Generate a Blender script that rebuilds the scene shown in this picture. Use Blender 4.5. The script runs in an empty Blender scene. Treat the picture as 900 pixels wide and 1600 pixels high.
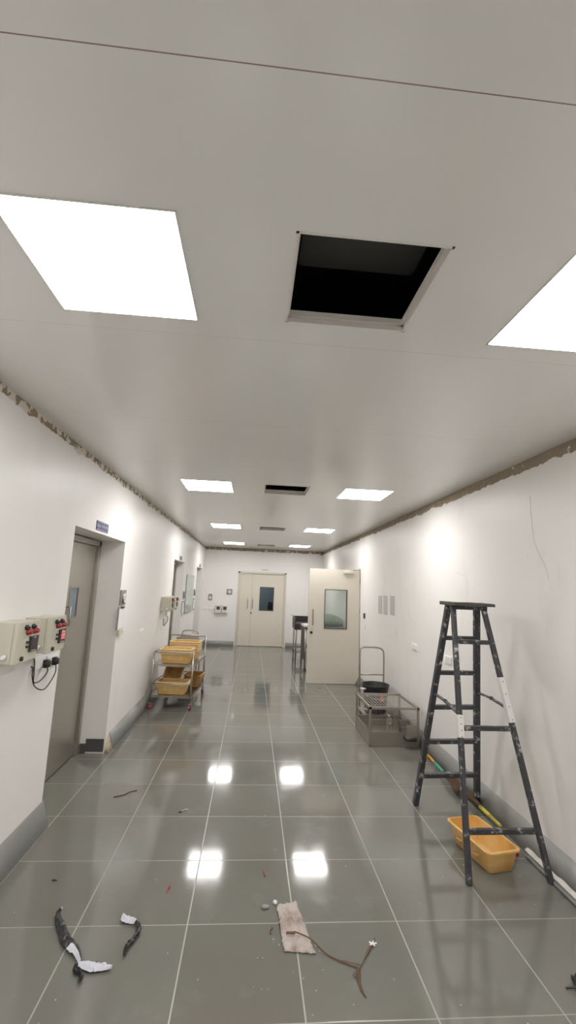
import bpy, bmesh, math, random
from mathutils import Vector as V, Matrix as M, noise as NZ
C = bpy.context.scene.collection
random.seed(7)
PI = math.pi
XL, XR, YF, YB, H = -.065, 3.695, 14.0, -4.5, 3.02
ROW0, PITCH = 2.2478, .578767

# ---------------------------------------------------------------- materials
def nmat(name):
    m = bpy.data.materials.new(name); m.use_nodes = True
    nt = m.node_tree
    return m, nt, nt.nodes['Principled BSDF']
def N(nt, t, **kw):
    n = nt.nodes.new(t)
    for k, v in kw.items(): setattr(n, k, v)
    return n
def math_(nt, op, a, b=None, clamp=False):
    n = N(nt, 'ShaderNodeMath', operation=op); n.use_clamp = clamp
    for i, x in enumerate((a, b)):
        if x is None: continue
        if isinstance(x, (int, float)): n.inputs[i].default_value = x
        else: nt.links.new(x, n.inputs[i])
    return n.outputs[0]
def mixc(nt, f, a, b):
    n = N(nt, 'ShaderNodeMix', data_type='RGBA')
    for s, x in ((n.inputs[0], f), (n.inputs[6], a), (n.inputs[7], b)):
        if isinstance(x, (int, float)): s.default_value = x
        elif isinstance(x, (tuple, list)): s.default_value = (*x[:3], 1)
        else: nt.links.new(x, s)
    return n.outputs[2]
def noise(nt, co, scale, detail=3, rough=.5, sc=None):
    n = N(nt, 'ShaderNodeTexNoise'); n.inputs['Scale'].default_value = scale
    n.inputs['Detail'].default_value = detail; n.inputs['Roughness'].default_value = rough
    if sc:
        mp = N(nt, 'ShaderNodeMapping'); mp.inputs['Scale'].default_value = sc
        nt.links.new(co, mp.inputs[0]); co = mp.outputs[0]
    nt.links.new(co, n.inputs['Vector']); return n.outputs['Fac']
def ramp(nt, f, lo, hi):
    n = N(nt, 'ShaderNodeMapRange'); n.inputs[1].default_value = lo; n.inputs[2].default_value = hi
    nt.links.new(f, n.inputs[0]); return n.outputs[0]
def coord(nt): return N(nt, 'ShaderNodeTexCoord').outputs['Object']
def worldpos(nt): return N(nt, 'ShaderNodeNewGeometry').outputs['Position']

def mat(name, col, rough=.5, metal=0., spec=.5, var=.08, vscale=6., col2=None, patch=None, stretch=None, coat=0., bump=0.):
    """plain procedural material: base colour with cloudy wear, optional patches (col2, (scale, lo, hi))"""
    m, nt, b = nmat(name)
    co = coord(nt)
    f = noise(nt, co, vscale, 4, .6, stretch)
    c = mixc(nt, f, tuple(x*(1-var) for x in col), tuple(min(1, x*(1+var)) for x in col))
    if col2:
        s, lo, hi = patch
        p = ramp(nt, noise(nt, co, s, 5, .65, stretch), lo, hi)
        c = mixc(nt, p, c, col2)
    nt.links.new(c, b.inputs['Base Color'])
    r = ramp(nt, f, 0, 1)
    rr = math_(nt, 'ADD', math_(nt, 'MULTIPLY', r, rough*.3), rough*.85)
    nt.links.new(rr, b.inputs['Roughness'])
    b.inputs['Metallic'].default_value = metal
    b.inputs['Specular IOR Level'].default_value = spec
    b.inputs['Coat Weight'].default_value = coat
    if bump:
        bp = N(nt, 'ShaderNodeBump'); bp.inputs['Strength'].default_value = bump; bp.inputs['Distance'].default_value = .01
        nt.links.new(f, bp.inputs['Height']); nt.links.new(bp.outputs[0], b.inputs['Normal'])
    return m
def emit(name, col, s):
    m, nt, b = nmat(name)
    b.inputs['Base Color'].default_value = (.8, .8, .8, 1)
    b.inputs['Emission Color'].default_value = (*col, 1); b.inputs['Emission Strength'].default_value = s
    return m
def glass(name, tint, rough=.02, mix=.75, base=None):
    m, nt, b = nmat(name)
    b.inputs['Base Color'].default_value = (*(base or tint), 1); b.inputs['Roughness'].default_value = rough
    tr = N(nt, 'ShaderNodeBsdfTransparent'); tr.inputs[0].default_value = (*tint, 1)
    mx = N(nt, 'ShaderNodeMixShader'); mx.inputs[0].default_value = mix
    nt.links.new(b.outputs[0], mx.inputs[1]); nt.links.new(tr.outputs[0], mx.inputs[2])
    nt.links.new(mx.outputs[0], nt.nodes['Material Output'].inputs[0]); return m

def floor_mat():
    m, nt, b = nmat('granite_tile_floor')
    pos = worldpos(nt); sp = N(nt, 'ShaderNodeSeparateXYZ'); nt.links.new(pos, sp.inputs[0])
    u = math_(nt, 'DIVIDE', sp.outputs[0], .6); v = math_(nt, 'DIVIDE', math_(nt, 'SUBTRACT', sp.outputs[1], ROW0), PITCH)
    def dist(x, size):
        f = math_(nt, 'FRACT', math_(nt, 'ADD', x, 100.5))
        return math_(nt, 'MULTIPLY', math_(nt, 'ABSOLUTE', math_(nt, 'SUBTRACT', f, .5)), size)
    du, dv = dist(u, .6), dist(v, PITCH)
    gx = math_(nt, 'SUBTRACT', 1., ramp(nt, du, .0028, .0048), True)
    gy = math_(nt, 'SUBTRACT', 1., ramp(nt, dv, .0022, .0040), True)
    # fainter joints across
    g = math_(nt, 'MAXIMUM', math_(nt, 'MULTIPLY', gx, .9), math_(nt, 'MULTIPLY', gy, .65))
    cu = math_(nt, 'FLOOR', u); cv = math_(nt, 'FLOOR', v)
    cb = N(nt, 'ShaderNodeCombineXYZ'); nt.links.new(cu, cb.inputs[0]); nt.links.new(cv, cb.inputs[1])
    wn = N(nt, 'ShaderNodeTexWhiteNoise', noise_dimensions='2D'); nt.links.new(cb.outputs[0], wn.inputs['Vector'])
    big = noise(nt, pos, 1.6, 4, .55); fine = noise(nt, pos, 9, 5, .6)
    c = mixc(nt, wn.outputs['Value'], (.160, .150, .130), (.190, .180, .158))
    c = mixc(nt, math_(nt, 'MULTIPLY', ramp(nt, big, .35, .7), .8), c, (.152, .160, .137))
    dust = ramp(nt, noise(nt, pos, 3.2, 6, .68), .55, .8)
    c = mixc(nt, math_(nt, 'MULTIPLY', dust, .42), c, (.27, .255, .23))
    sm = ramp(nt, noise(nt, pos, 22, 3, .6), .71, .78)
    c = mixc(nt, math_(nt, 'MULTIPLY', sm, .35), c, (.36, .345, .32))
    c = mixc(nt, g, c, (.37, .352, .315))
    nt.links.new(c, b.inputs['Base Color'])
    r = math_(nt, 'ADD', math_(nt, 'MULTIPLY', ramp(nt, big, .3, .75), .05), .055)
    r = math_(nt, 'ADD', r, math_(nt, 'MULTIPLY', ramp(nt, fine, .4, .8), .035))
    r = math_(nt, 'ADD', r, math_(nt, 'MULTIPLY', dust, .05))
    r = math_(nt, 'ADD', r, math_(nt, 'MULTIPLY', g, .35))
    nt.links.new(r, b.inputs['Roughness'])
    b.inputs['Specular IOR Level'].default_value = .62
    bp = N(nt, 'ShaderNodeBump'); bp.inputs['Strength'].default_value = .25; bp.inputs['Distance'].default_value = .0012
    h = math_(nt, 'SUBTRACT', math_(nt, 'MULTIPLY', noise(nt, pos, 2.2, 2, .5), 1.), math_(nt, 'MULTIPLY', g, .35))
    nt.links.new(h, bp.inputs['Height']); nt.links.new(bp.outputs[0], b.inputs['Normal'])
    return m
SEAMS = [(-1.42, 1.), (-.32, 1.), (.785, 1.2), (1.878, .42), (2.985, .5), (4.10, .5), (4.66, .45), (5.95, .3), (7.05, .3), (8.15, .3), (9.3, .3), (10.4, .3), (11.5, .3), (12.8, .3)]
def ceiling_mat():
    m, nt, b = nmat('coated_ceiling_panel')
    pos = worldpos(nt); sp = N(nt, 'ShaderNodeSeparateXYZ'); nt.links.new(pos, sp.inputs[0])
    tot = None
    for y, s in SEAMS:
        d = math_(nt, 'ABSOLUTE', math_(nt, 'SUBTRACT', sp.outputs[1], y))
        g = math_(nt, 'MULTIPLY', math_(nt, 'SUBTRACT', 1., ramp(nt, d, .0006, .0021), True), min(1, s))
        tot = g if tot is None else math_(nt, 'MAXIMUM', tot, g)
    wob = ramp(nt, noise(nt, pos, 5, 4, .7), .25, .62)
    near = N(nt, 'ShaderNodeMath', operation='LESS_THAN'); nt.links.new(sp.outputs[1], near.inputs[0]); near.inputs[1].default_value = 1.2
    tot = math_(nt, 'MULTIPLY', tot, math_(nt, 'MAXIMUM', wob, near.outputs[0]))
    f = noise(nt, pos, 2.5, 3, .5)
    c = mixc(nt, f, (.85, .835, .82), (.88, .865, .85))
    c = mixc(nt, tot, c, (.26, .18, .15))
    nt.links.new(c, b.inputs['Base Color'])
    b.inputs['Roughness'].default_value = .21; b.inputs['Specular IOR Level'].default_value = .9
    return m
def wall_mat(name='painted_plaster', a=(.86, .838, .815), dirt=.5):
    m, nt, b = nmat(name)
    pos = worldpos(nt)
    f = noise(nt, pos, 1.4, 4, .5)
    c = mixc(nt, f, tuple(x*.97 for x in a), a)
    st = ramp(nt, noise(nt, pos, 2.1, 5, .62, (1, 1, .45)), .58, .80)
    c = mixc(nt, math_(nt, 'MULTIPLY', st, .22*dirt), c, (.45, .41, .34))
    sc = ramp(nt, noise(nt, pos, 7, 6, .7, (1, 2.2, .7)), .66, .80)
    c = mixc(nt, math_(nt, 'MULTIPLY', sc, .30*dirt), c, (.42, .39, .34))
    nt.links.new(c, b.inputs['Base Color'])
    b.inputs['Roughness'].default_value = .42; b.inputs['Specular IOR Level'].default_value = .35
    bp = N(nt, 'ShaderNodeBump'); bp.inputs['Strength'].default_value = .12; bp.inputs['Distance'].default_value = .004
    nt.links.new(noise(nt, pos, 5, 3, .5), bp.inputs['Height']); nt.links.new(bp.outputs[0], b.inputs['Normal'])
    return m
def band_mat(name, keep, lo=(.22, .175, .12), hi=(.42, .35, .265)):
    """hacked-off plaster: brown-grey mortar with pale remnants (keep = how much pale is left)"""
    m, nt, b = nmat(name)
    pos = worldpos(nt)
    c = mixc(nt, noise(nt, pos, 26, 5, .7), lo, hi)
    p = ramp(nt, noise(nt, pos, 11, 4, .6), .5-keep, .53-keep)
    c = mixc(nt, p, c, (.76, .70, .62))
    nt.links.new(c, b.inputs['Base Color']); b.inputs['Roughness'].default_value = .95; b.inputs['Specular IOR Level'].default_value = .1
    bp = N(nt, 'ShaderNodeBump'); bp.inputs['Strength'].default_value = .8; bp.inputs['Distance'].default_value = .01
    nt.links.new(noise(nt, pos, 30, 5, .7), bp.inputs['Height']); nt.links.new(bp.outputs[0], b.inputs['Normal'])
    return m
def tub_mat(name, a, b_, tr=.35):
    m, nt, b = nmat(name)
    co = coord(nt)
    c = mixc(nt, ramp(nt, noise(nt, co, 7, 5, .62), .38, .72), a, b_)
    nt.links.new(c, b.inputs['Base Color']); b.inputs['Roughness'].default_value = .38
    t = N(nt, 'ShaderNodeBsdfTranslucent'); nt.links.new(c, t.inputs[0])
    mx = N(nt, 'ShaderNodeMixShader'); mx.inputs[0].default_value = tr
    nt.links.new(b.outputs[0], mx.inputs[1]); nt.links.new(t.outputs[0], mx.inputs[2])
    nt.links.new(mx.outputs[0], nt.nodes['Material Output'].inputs[0]); return m

mfloor, mceil, mwall = floor_mat(), ceiling_mat(), wall_mat()
mskirt = mat('grey_stone_skirting', (.31, .31, .295), .30, 0, .5, .08, 2.5, (.37, .37, .35), (3, .6, .8))
mbandL, mbandR, mbandF = band_mat('hacked_plaster_mottled', .012), band_mat('hacked_plaster_brown', -.14, (.235, .19, .135), (.48, .41, .32)), band_mat('hacked_plaster_far', -.08)
msteel = mat('brushed_stainless', (.46, .43, .385), .33, 1., .5, .12, 5, stretch=(1, 1, .2))
msteel_d = mat('worn_stainless', (.43, .40, .36), .40, .85, .5, .14, 7)
msteel_door = mat('stainless_door_sheet', (.47, .44, .385), .36, .8, .5, .06, 2, stretch=(1, 1, .15))
mdoor = mat('beige_door_enamel', (.70, .645, .555), .38, 0, .45, .03, 2)
mdframe = mat('beige_door_frame_enamel', (.64, .59, .51), .4, 0, .45, .03, 2)
mlight = emit('led_diffuser', (1., .985, .970), 28.5)
mwhite = mat('white_plastic', (.88, .87, .85), .35, 0, .5, .03)
mlframe = mat('white_light_frame', (.75, .75, .73), .4)
mblack = mat('plenum_black', (.055, .055, .06), .8)
mduct = mat('plenum_grey', (.13, .13, .125), .6)
mgalv = mat('pale_metal_edge', (.80, .77, .73), .5, .0, .5, .06)
mbox = mat('beige_powder_coat', (.56, .535, .44), .42, 0, .5, .04)
mblk = mat('black_plastic', (.018, .018, .019), .4, 0, .5, .1)
mred = mat('red_lamp_lens', (.34, .03, .028), .25, 0, .6, .15)
mbezel = mat('dark_display_bezel', (.03, .024, .026), .3)
mledred = emit('red_led_digits', (1., .012, .05), .62)
mledoff = mat('unlit_display', (.055, .045, .05), .3)
mladder = mat('black_paint_splattered', (.043, .043, .047), .42, 0, .5, .35, 9, (.50, .48, .47), (17, .565, .68))
mladder_top = mat('worn_dark_platform', (.075, .068, .06), .6, 0, .4, .3, 8, (.26, .23, .19), (12, .6, .8))
mplate = mat('white_painted_plate', (.74, .73, .71), .5, 0, .4, .06)
mtub = tub_mat('amber_tub_plastic', (.85, .57, .235), (.76, .40, .08), .08)
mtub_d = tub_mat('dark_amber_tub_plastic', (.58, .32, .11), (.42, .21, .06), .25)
mtub_p = tub_mat('pale_amber_tub_plastic', (.80, .54, .22), (.74, .44, .12), .10)
mrubber_r = mat('red_caster_rubber', (.30, .035, .05), .45)
mpaper = mat('white_paper', (.80, .79, .79), .7, 0, .3, .03)
mpaper_g = mat('printed_paper_in_sleeve', (.52, .51, .50), .5, 0, .3, .1, 60, stretch=(1, .2, 3))
mbag = mat('dirty_paper_bag', (.50, .44, .40), .8, 0, .2, .18, 8, (.27, .20, .165), (8, .45, .68))
mtwig = mat('dry_brown_stalk', (.16, .095, .06), .8, 0, .2, .3, 20)
mbristle = mat('brown_broom_grass', (.115, .072, .042), .85, 0, .2, .35, 25)
myellow = mat('yellow_sleeve', (.62, .50, .06), .4, 0, .5, .15, 20)
mgreen = mat('green_sleeve', (.05, .34, .23), .4, 0, .5, .1)
morange = mat('orange_plastic', (.72, .33, .04), .4)
mredchip = mat('red_plastic_scrap', (.42, .05, .03), .5)
mred2 = mat('red_cap_plastic', (.42, .015, .03), .35)
mblue = mat('blue_sign_plate', (.022, .026, .125), .4)
mgrey = mat('grey_plastic', (.27, .265, .25), .45)
mdark = mat('dark_steel_panel', (.05, .042, .04), .5)
mglassboard = mat('pale_green_glass_board', (.50, .56, .53), .07, 0, .5, .04, 3)
mdial = mat('dial_face', (.76, .75, .70), .4)
mclearglass = glass('door_window_glass', (.93, .97, .95), .02, .8, (.25, .27, .26))
mtintglass = glass('dim_window_glass', (.66, .71, .73), .02, .8, (.02, .022, .024))
mbottle = glass('clear_bottle_plastic', (.78, .76, .72), .1, .78)
mgreenbag = mat('grey_green_cloth', (.36, .41, .36), .85, 0, .2, .2, 6, (.26, .36, .22), (5, .52, .62))
mcream = mat('cream_plastic', (.62, .58, .46), .5)
mgroutp = mat('broken_mortar', (.50, .42, .31), .9, 0, .2, .25, 25)
mroomw = mat('dim_room_wall', (.30, .325, .34), .8)
mcable = mat('black_cable', (.025, .024, .024), .5)
mscuff = mat('pencil_scuff', (.60, .575, .54), .8)

# ---------------------------------------------------------------- mesh helpers
class MB:
    def __init__(s): s.bm = bmesh.new(); s.mi = 0
    def face(s, pts, mi=None):
        f = s.bm.faces.new([s.bm.verts.new(p) for p in pts]); f.material_index = s.mi if mi is None else mi; return f
    def box(s, lo, hi, mtx=None, bev=0.):
        lo, hi = V(lo), V(hi)
        vs = [s.bm.verts.new((x, y, z)) for x in (lo.x, hi.x) for y in (lo.y, hi.y) for z in (lo.z, hi.z)]
        fs = [s.bm.faces.new([vs[i] for i in q]) for q in ((0,1,3,2),(4,6,7,5),(0,4,5,1),(2,3,7,6),(0,2,6,4),(1,5,7,3))]
        for f in fs: f.material_index = s.mi
        if bev:
            es = list({e for f in fs for e in f.edges})
            r = bmesh.ops.bevel(s.bm, geom=es, offset=bev, segments=2, affect='EDGES', profile=.6)
            vs = list({v for v in r['verts']} | {v for v in vs if v.is_valid})
            for f in r['faces']: f.material_index = s.mi
        if mtx is not None:
            for v in vs: v.co = mtx @ v.co
        return s
    def bar(s, a, b, w, h, up=(0, 0, 1), bev=.0):
        a, b = V(a), V(b); d = b-a; L = d.length; z = d.normalized()
        x = V(up).cross(z)
        if x.length < 1e-4: x = V((1, 0, 0)).cross(z)
        x.normalize(); y = z.cross(x)
        m = M((x, y, z)).transposed().to_4x4(); m.translation = a
        return s.box((-w/2, -h/2, 0), (w/2, h/2, L), m, bev)
    def ring(s, pts): return [s.bm.verts.new(p) for p in pts]
    def loft(s, rings, cap0=True, cap1=True, closed=True):
        R = [s.ring(r) for r in rings]; n = len(R[0])
        for a, b in zip(R, R[1:]):
            for i in range(n if closed else n-1):
                f = s.bm.faces.new((a[i], a[(i+1) % n], b[(i+1) % n], b[i])); f.material_index = s.mi; f.smooth = True
        if cap0: s.bm.faces.new(R[0][::-1]).material_index = s.mi
        if cap1: s.bm.faces.new(R[-1]).material_index = s.mi
        return s
    def tube(s, pts, r, n=8, cap=True):
        pts = [V(p) for p in pts]; rs = r if isinstance(r, (list, tuple)) else [r]*len(pts)
        t0 = (pts[1]-pts[0]).normalized(); x = t0.orthogonal().normalized(); rings = []
        for i, p in enumerate(pts):
            t = (pts[min(i+1, len(pts)-1)]-pts[max(i-1, 0)]).normalized()
            x = (x-t*x.dot(t)).normalized(); y = t.cross(x)
            rings.append([p+(x*math.cos(2*PI*k/n)+y*math.sin(2*PI*k/n))*rs[i] for k in range(n)])
        return s.loft(rings, cap, cap)
    def lathe(s, prof, n=24, mtx=None, cap0=True, cap1=True):
        rings = [[V((r*math.cos(2*PI*k/n), r*math.sin(2*PI*k/n), z)) for k in range(n)] for r, z in prof]
        if mtx is not None: rings = [[mtx @ p for p in q] for q in rings]
        return s.loft(rings, cap0, cap1)
    def cyl(s, a, b, r, n=16): return s.tube([a, b], r, n)
    def prism(s, poly, a, b):
        """poly given as 3-D offsets, swept from a to b"""
        a, b = V(a), V(b)
        return s.loft([[a+V(p) for p in poly], [b+V(p) for p in poly]])
def build(name, mb, mats, parent=None, smooth=None):
    bm = mb.bm
    bmesh.ops.remove_doubles(bm, verts=bm.verts, dist=1e-6)
    bmesh.ops.recalc_face_normals(bm, faces=bm.faces)
    me = bpy.data.meshes.new(name); bm.to_mesh(me); bm.free()
    for m in (mats if isinstance(mats, (list, tuple)) else [mats]): me.materials.append(m)
    o = bpy.data.objects.new(name, me); C.objects.link(o)
    if parent: o.parent = parent
    if smooth is not None:
        for f in me.polygons: f.use_smooth = True
        try: me.set_sharp_from_angle(angle=math.radians(smooth))
        except Exception: pass
    return o
def thing(name, label, cat, loc=(0, 0, 0), rz=0., group=None):
    o = bpy.data.objects.new(name, None); o.empty_display_size = .05; C.objects.link(o)
    o.location = loc; o.rotation_euler = (0, 0, rz)
    return tag(o, label, cat, group)
def tag(o, label, cat, group=None, kind=None):
    o['label'] = label; o['category'] = cat
    if group: o['group'] = group
    if kind: o['kind'] = kind
    return o
def struct(o, label, cat):
    o['kind'] = 'structure'; o['label'] = label; o['category'] = cat; return o
def dup(root, loc, rz=None, label=None, group=None):
    r = root.copy(); C.objects.link(r); r.location = loc
    if rz is not None: r.rotation_euler = (0, 0, rz)
    if label: r['label'] = label
    if group: r['group'] = group
    for ch in list(root.children):
        c = ch.copy(); C.objects.link(c); c.parent = r
        for g in list(ch.children):
            d = g.copy(); C.objects.link(d); d.parent = c
    return r
def bez(pts, n=8):
    """catmull-rom through pts"""
    P = [V(p) for p in pts]; out = []
    for i in range(len(P)-1):
        a, b, c, d = P[max(i-1, 0)], P[i], P[i+1], P[min(i+2, len(P)-1)]
        for k in range(n):
            t = k/n
            out.append(.5*((2*b)+(c-a)*t+(2*a-5*b+4*c-d)*t*t+(3*b-a-3*c+d)*t**3))
    return out+[P[-1]]

# ---------------------------------------------------------------- the room
b = MB(); b.box((-1.2, YB-.1, -.06), (5.2, YF+2.4, 0)); struct(build('floor', b, mfloor), 'polished grey-green stone tile floor with pale joints', 'floor')

HATCH = [(1.545, 2.072, y, y+.495) for y in (-2.37, 1.226, 4.838, 8.55, 12.40)]
b = MB()
xs = [XL-.25, 1.545, 2.072, XR+.25]; ys = sorted({YB-.1, YF+.1, *[h[2] for h in HATCH], *[h[3] for h in HATCH]})
for i in range(3):
    for j in range(len(ys)-1):
        if i == 1 and any(abs(ys[j]-h[2]) < 1e-6 for h in HATCH): continue
        b.box((xs[i], ys[j], H), (xs[i+1], ys[j+1], H+.05))
struct(build('ceiling', b, mceil), 'pale grey coated ceiling panels with thin joints', 'ceiling')
b = MB()                                                    # dark void above the panels
b.box((XL-.25, YB-.1, H+.62), (XR+.25, YF+.1, H+.7)); b.box((XL-.3, YB-.1, H+.05), (XL-.25, YF+.1, H+.62)); b.box((XR+.25, YB-.1, H+.05), (XR+.3, YF+.1, H+.62))
b.box((XL-.25, YB-.2, H+.05), (XR+.25, YB-.1, H+.62)); b.box((XL-.25, YF+.1, H+.05), (XR+.25, YF+.2, H+.62))
struct(build('ceiling_void', b, mblack), 'black void seen through the open ceiling hatches', 'ceiling void')
for k, (x0, x1, y0, y1) in enumerate(HATCH):                # metal edging of each hatch
    b = MB(); t = .009
    for z0, z1, in_ in ((H-.001, H+.018, .0), (H+.024, H+.05, .008)):
        b.box((x0, y0, z0), (x0+t+in_, y1, z1)); b.box((x1-t-in_, y0, z0), (x1, y1, z1))
        b.box((x0, y0, z0), (x1, y0+t+in_, z1)); b.box((x0, y1-t-in_, z0), (x1, y1, z1))
    b.box((x0-.0, y0, H+.018), (x0+.002, y1, H+.024)); b.box((x0, y1-.002, H+.018), (x1, y1, H+.024)); b.box((x1-.002, y0, H+.018), (x1, y1, H+.024))
    struct(build('trim_%d' % (k+1), b, mgalv), 'metal edging around an open ceiling hatch', 'trim')
b = MB(); b.box((1.585, 1.20, H+.28), (2.12, 1.735, H+.6), bev=.03)
tag(build('air_duct', b, mduct, smooth=40), 'dark grey duct inside the largest open ceiling hatch', 'duct')

def edge_z(y, seed, base, amp):
    z = base+amp*(NZ.noise(V((y*3.1, seed, 0)))*.9+NZ.noise(V((y*11, seed+5, 0)))*.7+NZ.noise(V((y*29, seed+9, 0)))*.45)
    d = NZ.noise(V((y*2.3, seed+20, 3)))
    return z-max(0, d-.28)*.10
def plaster(name, P, u0, u1, openings, seed, base, amp, mtl, label, depth, nrm, step=.018):
    """P(u, z, d): point at u along the wall, height z, depth d behind the face; ragged top edge"""
    cuts = [u0, u1]
    for a, c, t in openings: cuts += [a, c]
    us = sorted(set(cuts)); full = []
    for a, c in zip(us, us[1:]):
        n = max(1, int((c-a)/step)); full += [a+(c-a)*i/n for i in range(n)]
    full.append(u1)
    b = MB(); bm = b.bm
    zt = [edge_z(u, seed, base, amp) for u in full]
    for i in range(len(full)-1):
        a, c = full[i], full[i+1]; mid = (a+c)/2
        op = [o for o in openings if o[0] < mid < o[1]]
        z0 = op[0][2] if op else 0.
        b.face([P(a, z0, 0), P(c, z0, 0), P(c, zt[i+1], 0), P(a, zt[i], 0)])
        b.face([P(a, zt[i], 0), P(c, zt[i+1], 0), P(c, zt[i+1]+.004, .016), P(a, zt[i]+.004, .016)])
    for a, c, t in openings:
        b.face([P(a, 0, 0), P(a, t, 0), P(a, t, depth), P(a, 0, depth)])
        b.face([P(c, 0, 0), P(c, t, 0), P(c, t, depth), P(c, 0, depth)])
        b.face([P(a, t, 0), P(c, t, 0), P(c, t, depth), P(a, t, depth)])
    return struct(build(name, b, mtl), label, 'wall')
def band(name, P, u0, u1, mtl, label, seed, zlo=2.78):
    b = MB(); n = int((u1-u0)/.03); m = 8
    V_ = [[b.bm.verts.new(P(u0+(u1-u0)*i/n, zlo+(H-zlo)*j/m, .017+.006*NZ.noise(V((i*.8, j*.9, seed))))) for j in range(m+1)] for i in range(n+1)]
    for i in range(n):
        for j in range(m): b.bm.faces.new((V_[i][j], V_[i+1][j], V_[i+1][j+1], V_[i][j+1]))
    return struct(build(name, b, mtl, smooth=80), label, 'trim')
D1, D2, D3 = (3.82, 5.30, 2.33), (8.66, 9.97, 2.313), (12.17, 13.42, 2.305)
PL = lambda u, z, d: (XL-d, u, z)
PR = lambda u, z, d: (XR+d, u, z)
PF = lambda u, z, d: (u, YF+d, z)
PB = lambda u, z, d: (u, YB-d, z)
plaster('wall_left', PL, YB, YF, [D1, D2, D3], 2.0, 2.952, .020, mwall, 'off-white left corridor wall with three recessed doors', .42, 1)
DR = (9.06, 10.12, 2.30)
plaster('wall_right', PR, YB, YF, [DR], 11.0, 2.925, .030, wall_mat('scuffed_painted_plaster', (.85, .825, .795), 1.15), 'off-white scuffed right corridor wall', .3, 1)
FD = (1.012, 2.545, 2.285)
plaster('wall_far', PF, XL, XR, [FD], 21.0, 2.93, .028, mwall, 'off-white end wall with the double door', .12, 1)
plaster('wall_back', PB, XL, XR, [], 31.0, 2.95, .02, mwall, 'off-white wall closing the corridor behind', .1, 1)
band('trim_10', PL, YB, YF, mbandL, 'hacked mottled plaster strip under ceiling, left wall', 1)
band('trim_11', PR, YB, YF, mbandR, 'hacked brown plaster strip under ceiling, right wall', 2)
band('trim_12', PF, XL-.02, XR+.02, mbandF, 'hacked plaster strip under ceiling, end wall', 3)
# the rooms behind recessed / open doorways (only glimpsed)
b = MB()
b.box((XR+.30, 8.6, 0), (XR+.34, 10.6, 2.6)); b.box((XR+.02, 8.96, 0), (XR+.3, 9.06-.005, 2.5)); b.box((XR+.02, 10.125, 0), (XR+.3, 10.2, 2.5)); b.box((XR+.02, 9.06, 2.305), (XR+.3, 10.12, 2.5))
struct(build('wall_beyond', b, mwall), 'pale wall inside the side doorway', 'wall')
# skirting: sloped stone pieces
def skirting(name, pieces, label):
    b = MB()
    for poly, a, c in pieces: b.prism(poly, a, c)
    return struct(build(name, b, mskirt), label, 'baseboard')
PLs = [(-.002, 0, 0), (.065, 0, 0), (.008, 0, .182), (-.002, 0, .182)]
skirting('baseboard_left', [(PLs, (XL, y0, 0), (XL, y1, 0)) for y0, y1 in ((YB, 3.83), (5.42, 8.66), (9.97, 12.17), (13.42, YF))], 'grey stone skirting along left wall')
PRs = [(.002, 0, 0), (-.095, 0, 0), (-.008, 0, .163), (.002, 0, .163)]
skirting('baseboard_right', [(PRs, (XR, y0, 0), (XR, y1, 0)) for y0, y1 in ((YB, 9.0), (10.16, YF))], 'grey stone skirting along right wall')
PFs = [(0, .002, 0), (0, -.06, 0), (0, -.008, .14), (0, .002, .14)]
skirting('baseboard_far', [(PFs, (x0, YF, 0), (x1, YF, 0)) for x0, x1 in ((XL, FD[0]-.03), (FD[1]+.03, XR))], 'grey stone skirting along end wall')
b = MB(); b.box((XL-.20, 5.288, .02), (XL-.01, 5.31, .15)); b.box((XL-.26, 5.285, .0), (XL-.2, 5.31, .10))
o = struct(build('trim_13', b, mat('dark_tile_offcut', (.085, .083, .085), .35)), 'dark tile offcut at foot of the recess jamb', 'trim')
b = MB(); b.loft([[(XL-.01, 5.302, 0), (XL+.05, 5.315, 0), (XL+.062, 5.43, 0), (XL-.01, 5.43, 0)], [(XL-.01, 5.302, .07), (XL+.012, 5.32, .06), (XL+.035, 5.43, .08), (XL-.01, 5.43, .10)], [(XL-.01, 5.302, .15), (XL+.004, 5.34, .13), (XL+.008, 5.43, .17), (XL-.01, 5.43, .175)]])
struct(build('trim_14', b, mgroutp), 'broken mortar end of the left skirting', 'trim')
# thin dark scrapes / dents on the right wall: real shallow scratches
def scratch(pts, w, name, label):
    b = MB(); P = bez(pts, 6)
    b.tube([V((XR-.0005, y, z)) for y, z in [(p.x, p.y) for p in P]], w, 5)
    return struct(build(name, b, mscuff), label, 'scuff mark')
scratch([(3.335, 2.70, 0), (3.33, 2.5, 0), (3.30, 2.3, 0), (3.20, 2.13, 0), (3.165, 2.02, 0)], .0018, 'trim_15', 'long curved scratch on right wall')
scratch([(4.66, 2.12, 0), (4.58, 2.09, 0), (4.5, 2.085, 0)], .002, 'trim_16', 'short scratch above the ladder, right wall')

# ---------------------------------------------------------------- ceiling lights
def make_light():
    t = thing('ceiling_light', '', 'ceiling light')
    S = .284
    b = MB()
    for a, c in (((-S, -S), (S, -S+.006)), ((-S, S-.006), (S, S)), ((-S, -S), (-S+.006, S)), ((S-.006, -S), (S, S))):
        b.box((a[0], a[1], -.004), (c[0], c[1], .0))
    build('frame', b, mlframe, t)
    b = MB(); b.box((-S+.006, -S+.006, -.003), (S-.006, S-.006, .0)); build('diffuser', b, mlight, t)
    return t
rows = [1.476, 5.09, 8.70, 12.40]
ll = ['large square LED panel on the left, nearest in the ceiling', 'square LED panel cut off by the right edge, nearest row',
      'lit square ceiling panel left of the second hatch', 'lit square ceiling panel right of the second hatch',
      'lit ceiling panel left of the third hatch', 'lit ceiling panel right of the third hatch',
      'smallest lit ceiling panel, left, by the end wall', 'smallest lit ceiling panel, right, by the end wall']
L0 = make_light(); first = True; k = 0
for y in rows:
    for x in (.886, 2.755):
        if first: L0.location = (x, y, H); L0['label'] = ll[k]; L0['group'] = 'square LED ceiling panels'; first = False
        else: dup(L0, (x, y, H), 0, ll[k], 'square LED ceiling panels')
        k += 1
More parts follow.
